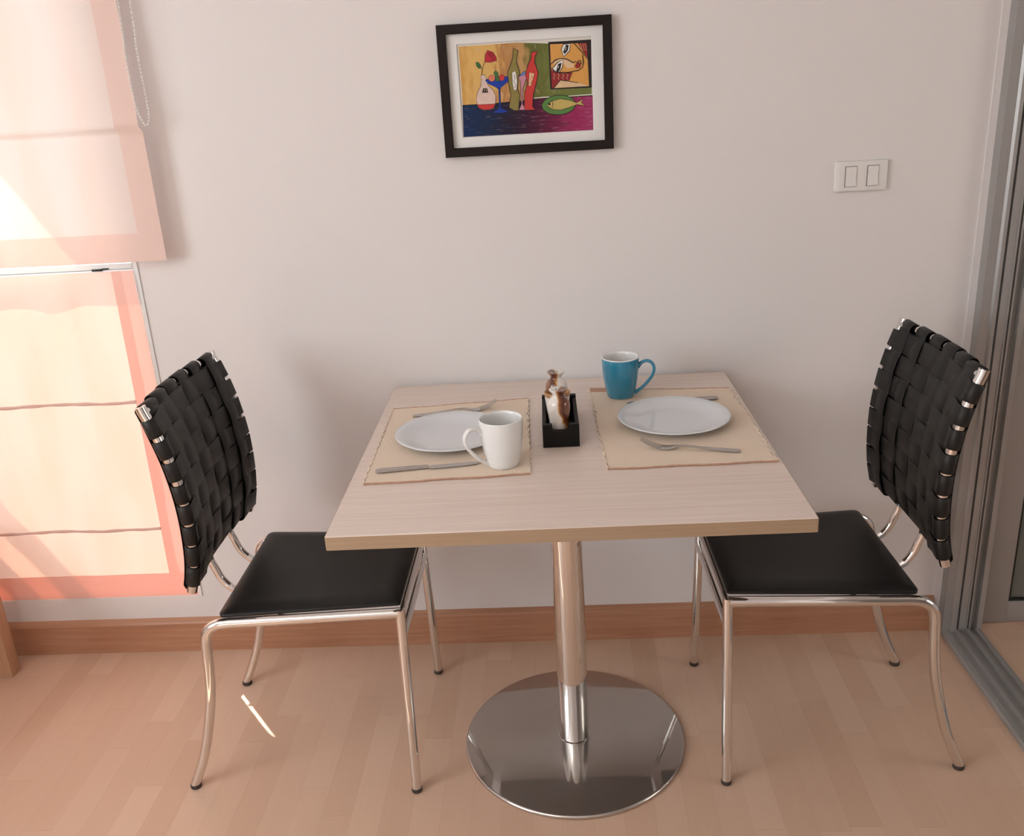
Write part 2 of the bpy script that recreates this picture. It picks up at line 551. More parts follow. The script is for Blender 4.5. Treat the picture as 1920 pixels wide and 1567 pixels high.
# aluminium jamb: an extruded profile with ribs, and the floor track that runs from it
bm = bmesh.new()
jp = [(1.0145, .012), (1.0145, -.036), (1.036, -.036), (1.041, -.041), (1.049, -.041), (1.049, -.022), (1.056, -.022), (1.056, -.038), (1.073, -.038),
      (1.073, -.040), (1.0765, -.040), (1.0765, -.022), (1.083, -.022), (1.083, -.036), (1.087, -.036), (1.087, -.016), (1.105, -.016), (1.105, -.034), (1.1175, -.034), (1.1175, .012)]
loft(bm, [[(x, y, z) for x, y in jp] for z in (0.0, 2.15)])
tag(finish('trim_2', bm, MAT['alu'], smooth=False), kind='structure')
bm = bmesh.new()
tp = [(1.012, 0.0005), (1.012, .010), (1.016, .013), (1.030, .013), (1.030, .010), (1.046, .010), (1.046, .021), (1.050, .021), (1.050, .010), (1.0735, .010), (1.0735, .021),
      (1.0775, .021), (1.0775, .010), (1.100, .010), (1.100, .017), (1.104, .017), (1.104, .012), (1.1175, .010), (1.1175, .0005)]
loft(bm, [[(x, y, z) for x, z in tp] for y in (-.036, -2.75)])
tag(finish('trim_3', bm, MAT['alu'], smooth=False), kind='structure')
# latch keeper screwed to the jamb
kp = empty('latch_keeper', (1.111, -.034, .93))
tag(kp, 'small metal latch keeper on the grey aluminium door jamb at the right edge', 'latch')
bm = bmesh.new()
box(bm, -.006, .005, -.003, 0.0, .0, .095, bev=.001)
finish('keeper_plate', bm, MAT['alu'], kp)
bm = bmesh.new()
box(bm, -.005, .004, -.012, -.003, .036, .054, bev=.002)
finish('hook', bm, MAT['cutlery'], kp)
for z in (.02, .075):
    bm = bmesh.new()
    lathe(bm, [(0, .002), (.0035, .0018), (.004, 0)], 12)
    s = finish('screw', bm, MAT['black_metal'], kp)
    s.rotation_euler = (pi / 2, 0, 0); s.location = (-.001, -.003, z)

# glass door in the room beyond
d = empty('door_1', (DX0, .012, 0)); tag(d, kind='structure')
w = DX1 - DX0
box_obj('stile', MAT['alu'], d, 0.0, .084, 0, .045, .003, 2.1, bev=.0015)
box_obj('stile', MAT['alu'], d, w - .084, w, 0, .045, .003, 2.1, bev=.0015)
box_obj('bottom_rail', MAT['alu'], d, .0845, w - .0845, .002, .043, .003, .064, bev=.0015)
box_obj('top_rail', MAT['alu'], d, .0845, w - .0845, .002, .043, 2.0, 2.1, bev=.0015)
bm = bmesh.new()
box(bm, .0845, .091, .006, .02, .064, 2.0); box(bm, .091, w - .085, .006, .02, .064, .070)
finish('gasket', bm, MAT['gasket'], d)
box_obj('pane', MAT['frost'], d, .091, w - .085, .014, .02, .070, 2.0)

# window in the back wall: white aluminium frame, transom, two panes
wn = empty('window_1', (0, 0, 0)); tag(wn, kind='structure')
box_obj('right_jamb', MAT['alu_white'], wn, -.983, WX1, -.004, .06, WZ0, WZ1)
box_obj('left_jamb', MAT['alu_white'], wn, WX0, WX0 + .03, -.004, .06, WZ0, WZ1)
box_obj('head', MAT['alu_white'], wn, WX0 + .03, -.983, -.004, .06, WZ1 - .02, WZ1)
box_obj('sill', MAT['alu_white'], wn, WX0 + .03, -.983, -.002, .06, WZ0, WZ0 + .012)
bm = bmesh.new()
box(bm, WX0 + .03, -.983, -.005, .06, 1.0722, 1.0850)
box(bm, WX0 + .03, -.983, -.001, .06, 1.0705, 1.0722, mi=1)
box(bm, WX0 + .03, -.983, -.003, .06, 1.0655, 1.0705)
finish('transom', bm, [MAT['alu_white'], MAT['rail']], wn)
box_obj('lower_pane', MAT['pane'], wn, WX0 + .03, -.983, .036, .040, WZ0 + .012, 1.0655)
box_obj('upper_pane', MAT['pane'], wn, WX0 + .03, -.983, .036, .040, 1.085, WZ1 - .02)
bm = bmesh.new()
box(bm, -1.082, -1.056, -.009, -.0052, 1.0690, 1.0745, bev=.001)
box(bm, -1.058, -1.040, -.008, -.0052, 1.0725, 1.0755, bev=.001)
finish('latch', bm, MAT['black_metal'], wn)
box_obj('lower_catch', MAT['black_metal'], wn, -.990, -.9785, -.0065, .0, .318, .3225)
# daylight window in the left wall
w2 = empty('window_2', (0, 0, 0)); tag(w2, kind='structure')
bm = bmesh.new()
for b in ((LY0, LY0 + .05, LZ0, LZ1), (LY1 - .05, LY1, LZ0, LZ1), (LY0 + .05, LY1 - .05, LZ0, LZ0 + .05), (LY0 + .05, LY1 - .05, LZ1 - .05, LZ1), (-2.475, -2.425, LZ0 + .05, LZ1 - .05)):
    box(bm, XL - .07, XL - .02, *b)
finish('frame', bm, MAT['alu_white'], w2)
box_obj('pane', MAT['pane'], w2, XL - .047, XL - .043, LY0 + .05, LY1 - .05, LZ0 + .05, LZ1 - .05)

# outside: a canopy over the window and a railing that stands square to the wall; both shade the blinds
o = box_obj('canopy', MAT['concrete'], None, -1.852, 1.3, .155, .98, 2.30, 2.36)
tag(o, kind='structure')
rl = empty('balcony_railing', (-1.9, .16, 0)); tag(rl, 'grey balcony railing outside the window, seen only as slanting shadows on the lower blind', 'railing')
tag(rl, kind='structure')
for z in (1.108, .874, .64, .406):
    box_obj('rail', MAT['rail'], rl, -.02, .02, 0, 1.3, z - .033, z + .033)
box_obj('post', MAT['rail'], rl, -.02, .02, 1.3, 1.34, -.1, 1.16)

# ------------------------------------------------------------------ roman blinds
def cloth_grid(bm, x0, x1f, z0, z1, yf, nx, nz):
    vs_ = []
    for j in range(nz + 1):
        z = z0 + (z1 - z0) * j / nz
        xr_ = x1f(z) if callable(x1f) else x1f
        xl_ = x0(z) if callable(x0) else x0
        vs_.append([bm.verts.new((xl_ + (xr_ - xl_) * i / nx, yf(xl_ + (xr_ - xl_) * i / nx, z), z)) for i in range(nx + 1)])
    for j in range(nz):
        for i in range(nx):
            bm.faces.new((vs_[j][i], vs_[j][i + 1], vs_[j + 1][i + 1], vs_[j + 1][i]))

def lerp_table(tab, t):
    for (a, va), (b, vb) in zip(tab[:-1], tab[1:]):
        if a <= t <= b: return va + (vb - va) * (t - a) / (b - a)
    return tab[0][1] if t < tab[0][0] else tab[-1][1]

def beads(bm, path, step=.0064, r=.0026):
    P = smooth_path(path, 40)
    acc = 0
    for a, b in zip(P[:-1], P[1:]):
        acc += (b - a).length
        if acc >= step:
            acc = 0
            bmesh.ops.create_icosphere(bm, subdivisions=1, radius=r, matrix=Matrix.Translation(b))
    tube(bm, P, .0006, 5)

def blind(name, label, zt, zb, y, edge, hemw, hemb, folds, ywave, xl=-2.24, inner=None, fab='fabric', hem='hem', thick='hem_thick'):
    root = empty(name, (0, 0, 0)); tag(root, label, 'blind', 'salmon roman blinds at the window')
    top = zt
    inner = inner or (lambda z: edge(z) - hemw)
    half = lambda z: (inner(z) * .55 + edge(z) * .45)
    yf = lambda x, z: y + ywave(x, z)
    mid0 = zb + hemb
    zs = [mid0] + [f for f in folds] + [top]
    for a, b in zip(zs[:-1], zs[1:]):
        bm = bmesh.new()
        cloth_grid(bm, xl, inner, a, b, yf, 70, max(8, int((b - a) / .006)))
        finish('fabric_panel', bm, MAT[fab], root, angle=80)
    bm = bmesh.new()
    cloth_grid(bm, inner, half, mid0, top, yf, 4, 80)
    finish('hem_fold', bm, MAT[thick], root, angle=80)
    bm = bmesh.new()
    cloth_grid(bm, half, edge, mid0, top, yf, 5, 80)
    finish('side_hem', bm, MAT[hem], root, angle=80)
    bm = bmesh.new()
    cloth_grid(bm, xl, edge, zb, mid0, yf, 90, 8)
    finish('bottom_hem', bm, MAT[thick], root, angle=80)
    for f in folds:
        bm = bmesh.new()
        rings = []
        n = 80
        for i in range(n + 1):
            x = xl + (inner(f) - xl) * i / n
            yy = yf(x, f); rad = .0042 + .0007 * sin(x * 90) + .0005 * sin(x * 41)
            rings.append([(x, yy + .0015 * cos(t) , f + rad * sin(t) + .0012 * sin(x * 47)) for t in [2 * pi * k / 8 for k in range(8)]])
        loft(bm, rings)
        finish('rod_pocket', bm, MAT[thick], root, angle=80)
    return root

def upper_wave(x, z):
    s = 0
    if z > 1.385: s = -.013 * math.exp(-(z - 1.385) / .09) * min(1, (z - 1.385) / .006)
    return s + .0022 * sin(x * 17 + z * 3) * .6 + .002 * sin(x * 31 - z * 9) * .5
ub = blind('roman_blind', 'pale salmon upper roman blind hanging in front of the wall at top left', 2.20, 1.0945, -.052, lambda z: -.8755 - .011 * max(0, (z - 1.39)) - (.0 if z < 1.39 else .003), .056, .066, [], upper_wave, fab='fabric_skylit', hem='hem_skylit', thick='hem_skylit')
bm = bmesh.new()
beads(bm, [(-.868, -.066, 2.12), (-.871, -.066, 1.65), (-.8765, -.066, 1.53), (-.8745, -.066, 1.44), (-.866, -.065, 1.405), (-.8595, -.062, 1.395), (-.853, -.058, 1.41), (-.8535, -.052, 1.45), (-.856, -.05, 1.55), (-.851, -.05, 1.65), (-.845, -.05, 2.12)])
finish('pull_chain', bm, MAT['bead'], ub)
box_obj('headrail', MAT['alu_white'], ub, -2.26, -.83, -.07, -.002, 2.20, 2.245, bev=.003)

le = [(.16, -.9795), (.262, -.9797), (.272, -.9905), (.42, -.9895), (.455, -.9870), (.475, -.9800), (.60, -.9785), (.75, -.9780), (.95, -.9795), (1.06, -.9815)]
def lower_wave(x, z):
    a = max(0.0, min(1.0, (z - .2) / .25))
    b_ = min(1.0, max(0.0, (-1.03 - x) / .10))
    t_ = min(1.0, (1.067 - z) / .10)
    r_ = .0055 * sin(x * 23 + 1.5 * sin(z * 7)) + .0030 * sin(x * 52 + 3 * sin(z * 9 + x * 4)) + .0012 * sin(x * 110 + z * 13)
    return a * b_ * t_ * r_
lb = blind('roman_blind', 'sunlit salmon lower roman blind below the white window transom', 1.0672, .1735, -.0068, lambda z: lerp_table(le, z), .058, .070, [.3775, .7345], lower_wave, inner=lambda z: -1.0365 - .0125 * (1.067 - z) / .89)
bm = bmesh.new()
beads(bm, [(-.9805, -.0088, 1.06), (-.9785, -.0088, .90), (-.9770, -.0088, .76), (-.9765, -.0088, .66)], r=.0019)
finish('pull_chain', bm, MAT['bead'], lb)

# ------------------------------------------------------------------ bench at the left edge
b = empty('wooden_bench', (-1.484, -.077, 0))
tag(b, 'light wood bench leg at the left edge, standing by the baseboard under the blind', 'bench')
for x0, y0 in ((-.045, -.042), (-.72, -.042), (-.045, -.50), (-.72, -.50)):
    box_obj('leg', MAT['bench'], b, x0, x0 + .045, y0, y0 + .042, 0, .40, bev=.0015)
box_obj('seat', MAT['bench'], b, -.73, .0, -.51, .004, .40, .43, bev=.003)
box_obj('apron', MAT['bench'], b, -.675, -.045, -.49, -.47, .33, .40)
box_obj('apron', MAT['bench'], b, -.675, -.045, -.03, -.01, .33, .40)

# ------------------------------------------------------------------ cafe table
TX, TY, TH, TR = .0315, -.4132, .75, .0098
tb = empty('cafe_table', (TX, TY, 0), TR)
tag(tb, 'square cafe table with bleached oak top on a round steel base against the wall', 'table')
def rounded_rect(hw, hd, r, n=6, rf=None):
    out = []
    rf = rf or r
    for cx, cy, a0, r in ((hw - r, hd - r, 0, r), (-hw + r, hd - r, pi / 2, r), (-hw + rf, -hd + rf, pi, rf), (hw - rf, -hd + rf, 3 * pi / 2, rf)):
        for k in range(n + 1):
            a = a0 + pi / 2 * k / n
            out.append((cx + r * cos(a), cy + r * sin(a)))
    return out
HW, HD = .4045, .3995
bm = bmesh.new()
p_ = rounded_rect(HW - .0006, HD - .0006, .012, rf=.003)
q_ = rounded_rect(HW - .0016, HD - .0016, .012, rf=.003)
loft(bm, [[(x, y, z) for x, y in pp] for pp, z in ((p_, TH - .0240), (p_, TH - .001), (q_, TH))])
top = finish('tabletop', bm, MAT['oak'], tb)
bm = bmesh.new()
p2_ = rounded_rect(HW, HD, .012, rf=.003)
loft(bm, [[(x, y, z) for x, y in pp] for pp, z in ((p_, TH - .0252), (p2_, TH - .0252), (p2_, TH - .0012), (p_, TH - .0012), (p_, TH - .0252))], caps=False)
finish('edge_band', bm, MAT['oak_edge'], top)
bm = bmesh.new()
p3_ = rounded_rect(HW - .0008, HD - .0008, .012, rf=.003)
loft(bm, [[(x, y, z) for x, y in p3_] for z in (TH - .0252, TH - .0240)])
finish('backing_sheet', bm, MAT['backing'], tb, smooth=False)
bm = bmesh.new(); lathe(bm, [(0, .012), (.034, .012), (.034, .722), (0, .722)], 64)
finish('column', bm, MAT['chrome'], tb)
bm = bmesh.new(); lathe(bm, [(0, .0005), (.250, .0005), (.252, .003), (.252, .0075), (.2505, .0095), (.2480, .0105), (.036, .0125), (0, .0125)], 128)
finish('base_plate', bm, MAT['brushed'], tb)
bm = bmesh.new(); lathe(bm, [(.0345, .0126), (.0362, .0128), (.0362, .0150), (.0345, .0158)], 64)
finish('collar', bm, MAT['chrome'], tb)
bm = bmesh.new(); lathe(bm, [(.0345, .7190), (.075, .7190), (.077, .7205), (.077, .7246), (.0345, .7246)], 48)
finish('top_flange', bm, MAT['chrome'], tb)

# ------------------------------------------------------------------ chairs
def back_prof(z):     # rearward curve of the backrest: (z, u)
    return lerp_table([(.46, -.432), (.485, -.4255), (.51, -.4165), (.54, -.409), (.575, -.4035), (.62, -.4005), (.66, -.400), (.70, -.4015), (.74, -.406), (.78, -.4125), (.82, -.422), (.86, -.434), (.905, -.452)], z)
PS = [Vector((back_prof(.47 + .44 * i / 44), 0, .47 + .44 * i / 44)) for i in range(45)]
def back_u(z):
    a = [back_prof(z + dz) for dz in (-.018, -.009, 0, .009, .018)]
    return sum(a) / 5
def bulge(v): return -.020 * (1 - (v / .19) ** 2)
BHW, ZB, ZT, TUB = .190, .514, .888, .0105

def make_chair(label):
    c = empty('woven_strap_chair', (0, 0, 0))
    tag(c, label, 'chair', 'black woven strap chairs at the table')
    CH = MAT['chrome']
    ZR = .421
    for s in (-1, 1):
        # front leg
        lg = tube_obj('leg', CH, c, [(-.002, s * .168, ZR + .008), (0, s * .213, .010)], .0105, 18)
        fc = bmesh.new(); lathe(fc, [(0, .0005), (.0105, .0005), (.0114, .002), (.0112, .010), (.0106, .011), (0, .011)], 18)
        f = finish('foot_cap', fc, MAT['rubber'], lg); f.location = (0, s * .213, 0)
        # rear leg with its bend into the seat rail
        pts = smooth_path([(-.345, s * .1862, ZR), (-.362, s * .1872, ZR), (-.385, s * .1885, ZR - .003), (-.402, s * .1895, ZR - .014), (-.411, s * .190, ZR - .032), (-.4145, s * .190, .355), (-.419, s * .190, .30),
                           (-.428, s * .190, .235), (-.447, s * .1895, .155), (-.470, s * .1885, .082), (-.502, s * .1865, .010)], 7)
        lg = tube_obj('leg', CH, c, pts, .0112, 18)
        fc = bmesh.new(); lathe(fc, [(0, .0005), (.0112, .0005), (.0121, .002), (.0119, .010), (.0112, .011), (0, .011)], 18)
        f = finish('foot_cap', fc, MAT['rubber'], lg); f.location = (-.5015, s * .1865, 0); f.rotation_euler = (0, radians(0), 0)
        tube_obj('side_rail', CH, c, [(-.002, s * .168, ZR), (-.345, s * .1862, ZR)], .0112, 18)
        # S-shaped backrest support, from under the seat up behind the straps
        pts = smooth_path([(-.255, s * .066, .418), (-.33, s * .066, .419), (-.368, s * .066, .424), (-.392, s * .066, .437), (-.4085, s * .066, .458), (-.4185, s * .066, .485), (-.4265, s * .066, .512), (-.4265, s * .065, .555), (-.4235, s * .064, .60), (-.4185, s * .064, .68), (-.4235, s * .064, .74)], 7)
        tube_obj('back_support', CH, c, pts, .0082, 16)
    tube_obj('front_rail', CH, c, [(0, -.166, ZR - .004), (0, .166, ZR - .004)], .0085, 16)
    tube_obj('front_stretcher', CH, c, [(.001, -.176, .372), (.001, .176, .372)], .0085, 16)
    tube_obj('under_bar', CH, c, [(-.26, -.181, .414), (-.26, .181, .414)], .0075, 14)
    # seat pad
    bm = bmesh.new()
    def seat_ring(ins, z, rr=.018):
        out = []
        corners = [(-.002 - ins, -.160 + ins, .007), (-.002 - ins, .160 - ins, .007), (-.379 + ins, .188 - ins, rr), (-.379 + ins, -.188 + ins, rr)]
        for i, (u, v, r) in enumerate(corners):
            a = Vector((corners[i - 1][0], corners[i - 1][1], 0)); b_ = Vector((u, v, 0)); d_ = Vector((corners[(i + 1) % 4][0], corners[(i + 1) % 4][1], 0))
            e1 = (a - b_).normalized(); e2 = (d_ - b_).normalized()
            r = max(.002, r - ins * .2)
            p0, p2 = b_ + e1 * r, b_ + e2 * r
            for k in range(7):
                t = k / 6
                p = p0 * (1 - t) ** 2 + b_ * 2 * t * (1 - t) + p2 * t * t
                out.append((p.x, p.y, z))
        return out
    loft(bm, [seat_ring(.004, .4325), seat_ring(.0, .4335), seat_ring(0, .4385), seat_ring(.002, .4405), seat_ring(.010, .4430), seat_ring(.020, .4452), seat_ring(.034, .4462), seat_ring(.046, .4455), seat_ring(.060, .4448), seat_ring(.12, .4446)])
    finish('seat', bm, MAT['leather'], c, angle=50)
    # backrest frame: two side poles, top rail and bottom rail in one bent loop
    bf = bmesh.new()
    for s in (-1, 1):
        zz = [ZB - .014 + (ZT + .013 - ZB + .014) * i / 36 for i in range(37)]
        tube(bf, [(back_u(z), s * BHW, z) for z in zz], TUB, 18)
    for z in (ZB, ZT):
        tube(bf, [(back_u(z) + bulge(v) * 1.0, v, z) for v in [-BHW + 2 * BHW * i / 24 for i in range(25)]], TUB, 16)
    fr = finish('back_frame', bf, CH, c, angle=60)
    NV, NH = 6, 8
    R = TUB + .0022
    pv = 2 * BHW / NV
    pz = (ZT - .008 - ZB) / NH
    vc = [-BHW + pv * (i + .5) for i in range(NV)]
    zc = [ZB + pz * (j + .5) for j in range(NH)]
    AMP = .0014
    def wv(t): return max(-1.0, min(1.0, 1.55 * cos(pi * t)))
    rnd = random.Random(5)
    def loop(bm, path, wdir, width, thick):
        ribbon(bm, path, wdir, width, thick)
    def arc(c0, d1, d2, a0, a1, n=12):
        return [c0 + d1 * (R * cos(a0 + (a1 - a0) * k / n)) + d2 * (R * sin(a0 + (a1 - a0) * k / n)) for k in range(1, n)]
    for i, v in enumerate(vc):
        mid = lambda z: back_u(z) + bulge(v)
        U, Zx = Vector((1, 0, 0)), Vector((0, 0, 1))
        ctr = lambda z: Vector((mid(z), v, z))
        path = []
        n = 80
        for k in range(n + 1):                              # woven front layer, top to bottom
            z = ZT - (ZT - ZB) * k / n
            path.append(ctr(z) + U * (R + AMP * (-1) ** i * wv((z - ZB) / pz - .5) * min(1, min(ZT - z, z - ZB) / .012)))
        path += arc(ctr(ZB), U, Zx, 0, -pi)
        for k in range(0, 25):                              # flat back layer
            z = ZB + (ZT - ZB) * k / 24
            path.append(ctr(z) - U * (R + .0008 * (-1) ** i))
        path += arc(ctr(ZT), U, Zx, pi, 0)
        path.append(path[0])
        bm = bmesh.new()
        loop(bm, path, (0, 1, 0), lambda p: pv * (.79 + .185 * max(0, min(1, (ZT - p.z) / .05))), .0016)
        finish('vertical_strap', bm, MAT['strap'], c, angle=50)
    for j, z in enumerate(zc):
        z += rnd.uniform(-.0015, .0015)
        sl = (back_u(z + .01) - back_u(z - .01)) / .02
        wd = Vector((sl, 0, 1)).normalized()
        nr = Vector((1, 0, -sl)).normalized()
        V = Vector((0, 1, 0))
        base = lambda v: Vector((back_u(z) + bulge(v), v, z))
        path = []
        n = 72
        for k in range(n + 1):
            v = -BHW + 2 * BHW * k / n
            path.append(base(v) + nr * (R - AMP * (-1) ** j * wv((v + BHW) / pv - .5) * min(1, (BHW - abs(v)) / .012)))
        path += arc(base(BHW), nr, V, 0, pi)
        for k in range(0, 25):
            v = BHW - 2 * BHW * k / 24
            path.append(base(v) - nr * (R + .003))
        path += arc(base(-BHW), nr, V, pi, 2 * pi)
        path.append(path[0])
        bm = bmesh.new()
        wj = pz * (rnd.uniform(.80, .88) if j not in (0, 1) else .92)
        loop(bm, path, wd, lambda p: wj + (pz * .975 - wj) * max(0, min(1, (BHW - abs(p.y)) / .05)), .0016)
        finish('horizontal_strap', bm, MAT['strap'], c, angle=50)
    return c

def copy_tree(o, parent=None):
    c = o.copy(); col.objects.link(c); c.parent = parent
    for ch in list(o.children): copy_tree(ch, c)
    return c

ch1 = make_chair('black woven strap chair on the left, in front of the salmon blind')
ch2 = copy_tree(ch1)
ch1.location = (-.3166, -.3578, 0); ch1.rotation_euler = (0, 0, .0013)
ch2.location = (.3501, -.3520, 0); ch2.rotation_euler = (0, 0, pi + .0127)
ch2['label'] = 'black woven strap chair on the right, beside the aluminium door jamb'

# ------------------------------------------------------------------ placemats
def placemat(label, corners, seed, lift=()):
    """corners: far-left, far-right, near-right, near-left, on the table top"""
    rnd = random.Random(seed)
    z = TH + .0004
    A, B, C_, D = [Vector((x, y, 0)) for x, y in corners]
    ctr = (A + B + C_ + D) / 4
    root = empty('placemat', (ctr.x, ctr.y, z)); tag(root, label, 'placemat', 'cotton placemats on the table')
    A, B, C_, D = A - ctr, B - ctr, C_ - ctr, D - ctr
    nu, nv = 40, 90
    jl = [rnd.uniform(-1, 1) for _ in range(nv + 1)]; jr = [rnd.uniform(-1, 1) for _ in range(nv + 1)]
    bm = bmesh.new()
    topv, botv = [], []
    for j in range(nv + 1):
        t = j / nv
        l, r_ = A.lerp(D, t), B.lerp(C_, t)
        l = l + (l - r_).normalized() * ((.0016 * jl[j]) + .0018 * sin(t * 70) + .002 * sin(t * 9 + seed))
        r_ = r_ + (r_ - l).normalized() * (.0016 * jr[j] + .0018 * sin(t * 66 + 1) + .002 * sin(t * 8 + seed * 2))
        rt, rb = [], []
        for i in range(nu + 1):
            s = i / nu
            p = l.lerp(r_, s)
            p = p + Vector((0, .0015 * sin(s * 14 + seed), 0))
            rip = .0003 * sin(t * 30 + s * 3) * sin(s * 7)
            rt.append(bm.verts.new((p.x, p.y, .0016 + rip * .4)))
            rb.append(bm.verts.new((p.x, p.y, 0)))
        topv.append(rt); botv.append(rb)
    for j in range(nv):
        for i in range(nu):
            bm.faces.new((topv[j][i], topv[j][i + 1], topv[j + 1][i + 1], topv[j + 1][i]))
            bm.faces.new((botv[j][i], botv[j + 1][i], botv[j + 1][i + 1], botv[j][i + 1]))
        for i, (p, q) in ((0, (0, 0)), (nu, (0, 0))):
            bm.faces.new((topv[j][i], topv[j + 1][i], botv[j + 1][i], botv[j][i]))
    for j in (0, nv):
        for i in range(nu):
            bm.faces.new((topv[j][i], botv[j][i], botv[j][i + 1], topv[j][i + 1]))
    finish('cloth', bm, MAT['mat'], root, angle=60)
    for (p, q, r_) in ((A, B, .0016), (D, C_, .0022)):
        bm = bmesh.new()
        pts = [p.lerp(q, k / 40) + Vector((0, .0015 * sin(k / 40 * 14 + seed), .0016 + .0002 * sin(k * 1.3))) for k in range(41)]
        tube(bm, pts, [r_ * .8 + .00025 * sin(k * 2.1 + seed) for k in range(41)], 8)
        finish('hem', bm, MAT['mat_hem'], root, angle=70)
    for (p, q) in ((A, D), (B, C_)):
        bm = bmesh.new()
        s_ = 1 if p == A else -1
        pts = [p.lerp(q, k / 120) + Vector((.0022 * s_ * 0 + .0012 * sin(k * 1.9) + .0012 * sin(k * .7), 0, .0016)) for k in range(121)]
        tube(bm, pts, [.0010 + .0004 * abs(sin(k * 1.7)) for k in range(121)], 6)
        finish('stitched_edge', bm, MAT['mat'], root, angle=70)
    return root
placemat('beige placemat on the left half of the table, under the white mug', [(-.353, -.193), (-.0445, -.157), (-.0315, -.591), (-.3425, -.6115)], 1)
pm = placemat('beige placemat on the right half of the table, under the blue mug', [(.0995, -.1165), (.4195, -.1415), (.4295, -.575), (.113, -.5825)], 2)
bm = bmesh.new()
loft(bm, [[(x, y, z) for y, z in ((-.012, .0018), (-.004, .0052), (.004, .0066), (.006, .0052), (-.002, .0034), (-.010, .0010))] for x in (0, .02, .045, .075)])
fo = finish('turned_edge', bm, MAT['mat_hem'], pm); fo.location = (.1005 - pm.location.x, -.118 - pm.location.y, 0); fo.rotation_euler = (0, 0, -.10)
MZ = TH + .0022

# ------------------------------------------------------------------ plates
def plate(label, x, y):
    bm = bmesh.new()
    lathe(bm, [(0, .0024), (.058, .0022), (.060, .0002), (.064, .0), (.066, .0022), (.080, .0052), (.1000, .0112), (.1150, .0162), (.1164, .0174), (.1160, .0186), (.1146, .0190), (.1000, .0142), (.086, .0094), (.076, .0068), (.070, .0058), (.060, .0054), (0, .0052)], 96)
    o = finish('dinner_plate', bm, MAT['plate'], None, angle=60)
    o.location = (x, y, MZ)
    tag(o, label, 'plate', 'white dinner plates')
    return o
plate('white dinner plate on the left placemat, partly behind the white mug', -.1975, -.392)
plate('white dinner plate on the right placemat, in front of the blue mug', .2650, -.3515)

# ------------------------------------------------------------------ mugs
def mug(label, x, y, ang, outer):
    root = empty('mug', (x, y, MZ), ang); tag(root, label, 'mug', 'mugs on the table')
    prof = [(0, .0022), (.024, .0022), (.026, .0), (.0285, .0), (.0305, .0018), (.0325, .010), (.0358, .026), (.0388, .044), (.0408, .062), (.0418, .078), (.0421, .0925), (.0417, .0942), (.0406, .0950), (.0394, .0942), (.0390, .088), (.0385, .070), (.0368, .046), (.0335, .022), (.0300, .010), (.024, .0062), (0, .0056)]
    mis = [1, 1, 1, 1] + [0] * 6 + [1] * 10
    bm = bmesh.new(); lathe(bm, prof, 72, mis=mis)
    finish('body', bm, [outer, MAT['porcelain']], root, angle=70)
    bm = bmesh.new()
    pts = smooth_path([(.0380, 0, .070), (.046, 0, .0785), (.056, 0, .0838), (.066, 0, .0825), (.0735, 0, .0745), (.0755, 0, .0635), (.0715, 0, .0500), (.0620, 0, .0360), (.0500, 0, .0225), (.0385, 0, .0130), (.0320, 0, .0090)], 6)
    rings = []
    for i, p in enumerate(pts):
        t = (pts[min(len(pts) - 1, i + 1)] - pts[max(0, i - 1)]).normalized()
        n = t.cross(Vector((0, 1, 0)))
        f = i / (len(pts) - 1)
        k = 1 + .7 * max(0, 1 - f / .14) + .35 * max(0, (f - .86) / .14)
        rings.append([p + n * (.0036 * k * cos(a)) + Vector((0, 1, 0)) * (.0062 * sin(a) * (1 + .25 * (k - 1))) for a in [2 * pi * q / 16 for q in range(16)]])
    loft(bm, rings)
    finish('handle', bm, outer, root, angle=60)
    return root
mug('white mug on the near edge of the left placemat, handle towards the plate', -.0838, -.5405, radians(207), MAT['porcelain'])
mug('turquoise blue mug with white inside at the far left corner of the right placemat', .1688, -.1665, radians(-8), MAT['blue'])

# ------------------------------------------------------------------ cutlery
def section(p, hw, th, cup=0.0):
    return [(p[0], hw * s_, p[2] + cup * s_ * s_ + zz) for s_, zz in ((-1, 0), (-.6, -th * .5), (0, -th * .5), (.6, -th * .5), (1, 0), (.6, th * .5), (0, th * .5), (-.6, th * .5))]
def fork(label, x, y, ang):
    """handle end at the origin, tines along +x"""
    bm = bmesh.new()
    spine = [(0.0, .0042, .0022), (.003, .0074, .0023), (.012, .0086, .0026), (.03, .0080, .0032), (.055, .0058, .0045), (.08, .0040, .0064), (.098, .0034, .0078), (.110, .0036, .0080), (.118, .0048, .0070), (.126, .0085, .0046), (.134, .0112, .0028), (.143, .0120, .0022), (.150, .0122, .0028)]
    loft(bm, [section((s, 0, z), hw, .0022, .0006) for s, hw, z in spine])
    for k in range(4):
        yc = (-.00915 + .0061 * k)
        rings = []
        for s, z, w_ in ((.1495, .0030, .0021), (.158, .0044, .0019), (.168, .0076, .0018), (.178, .0122, .0016), (.186, .0168, .0012), (.190, .0190, .0006)):
            rings.append([(s, yc + w_ * cos(a), z + .0009 * sin(a) + .0006 * (yc / .009) ** 2) for a in [2 * pi * q / 8 for q in range(8)]])
        loft(bm, rings)
    o = finish('fork', bm, MAT['cutlery'], None, angle=50)
    o.location = (x, y, MZ); o.rotation_euler = (0, 0, ang)
    tag(o, label, 'fork', 'steel forks')
    return o
fork('steel fork on the near side of the right placemat, in front of the plate', .3690, -.5255, math.atan2(.040, -.178))
fork('steel fork lying behind the plate on the left placemat', -.2985, -.2530, math.atan2(.034, .166))
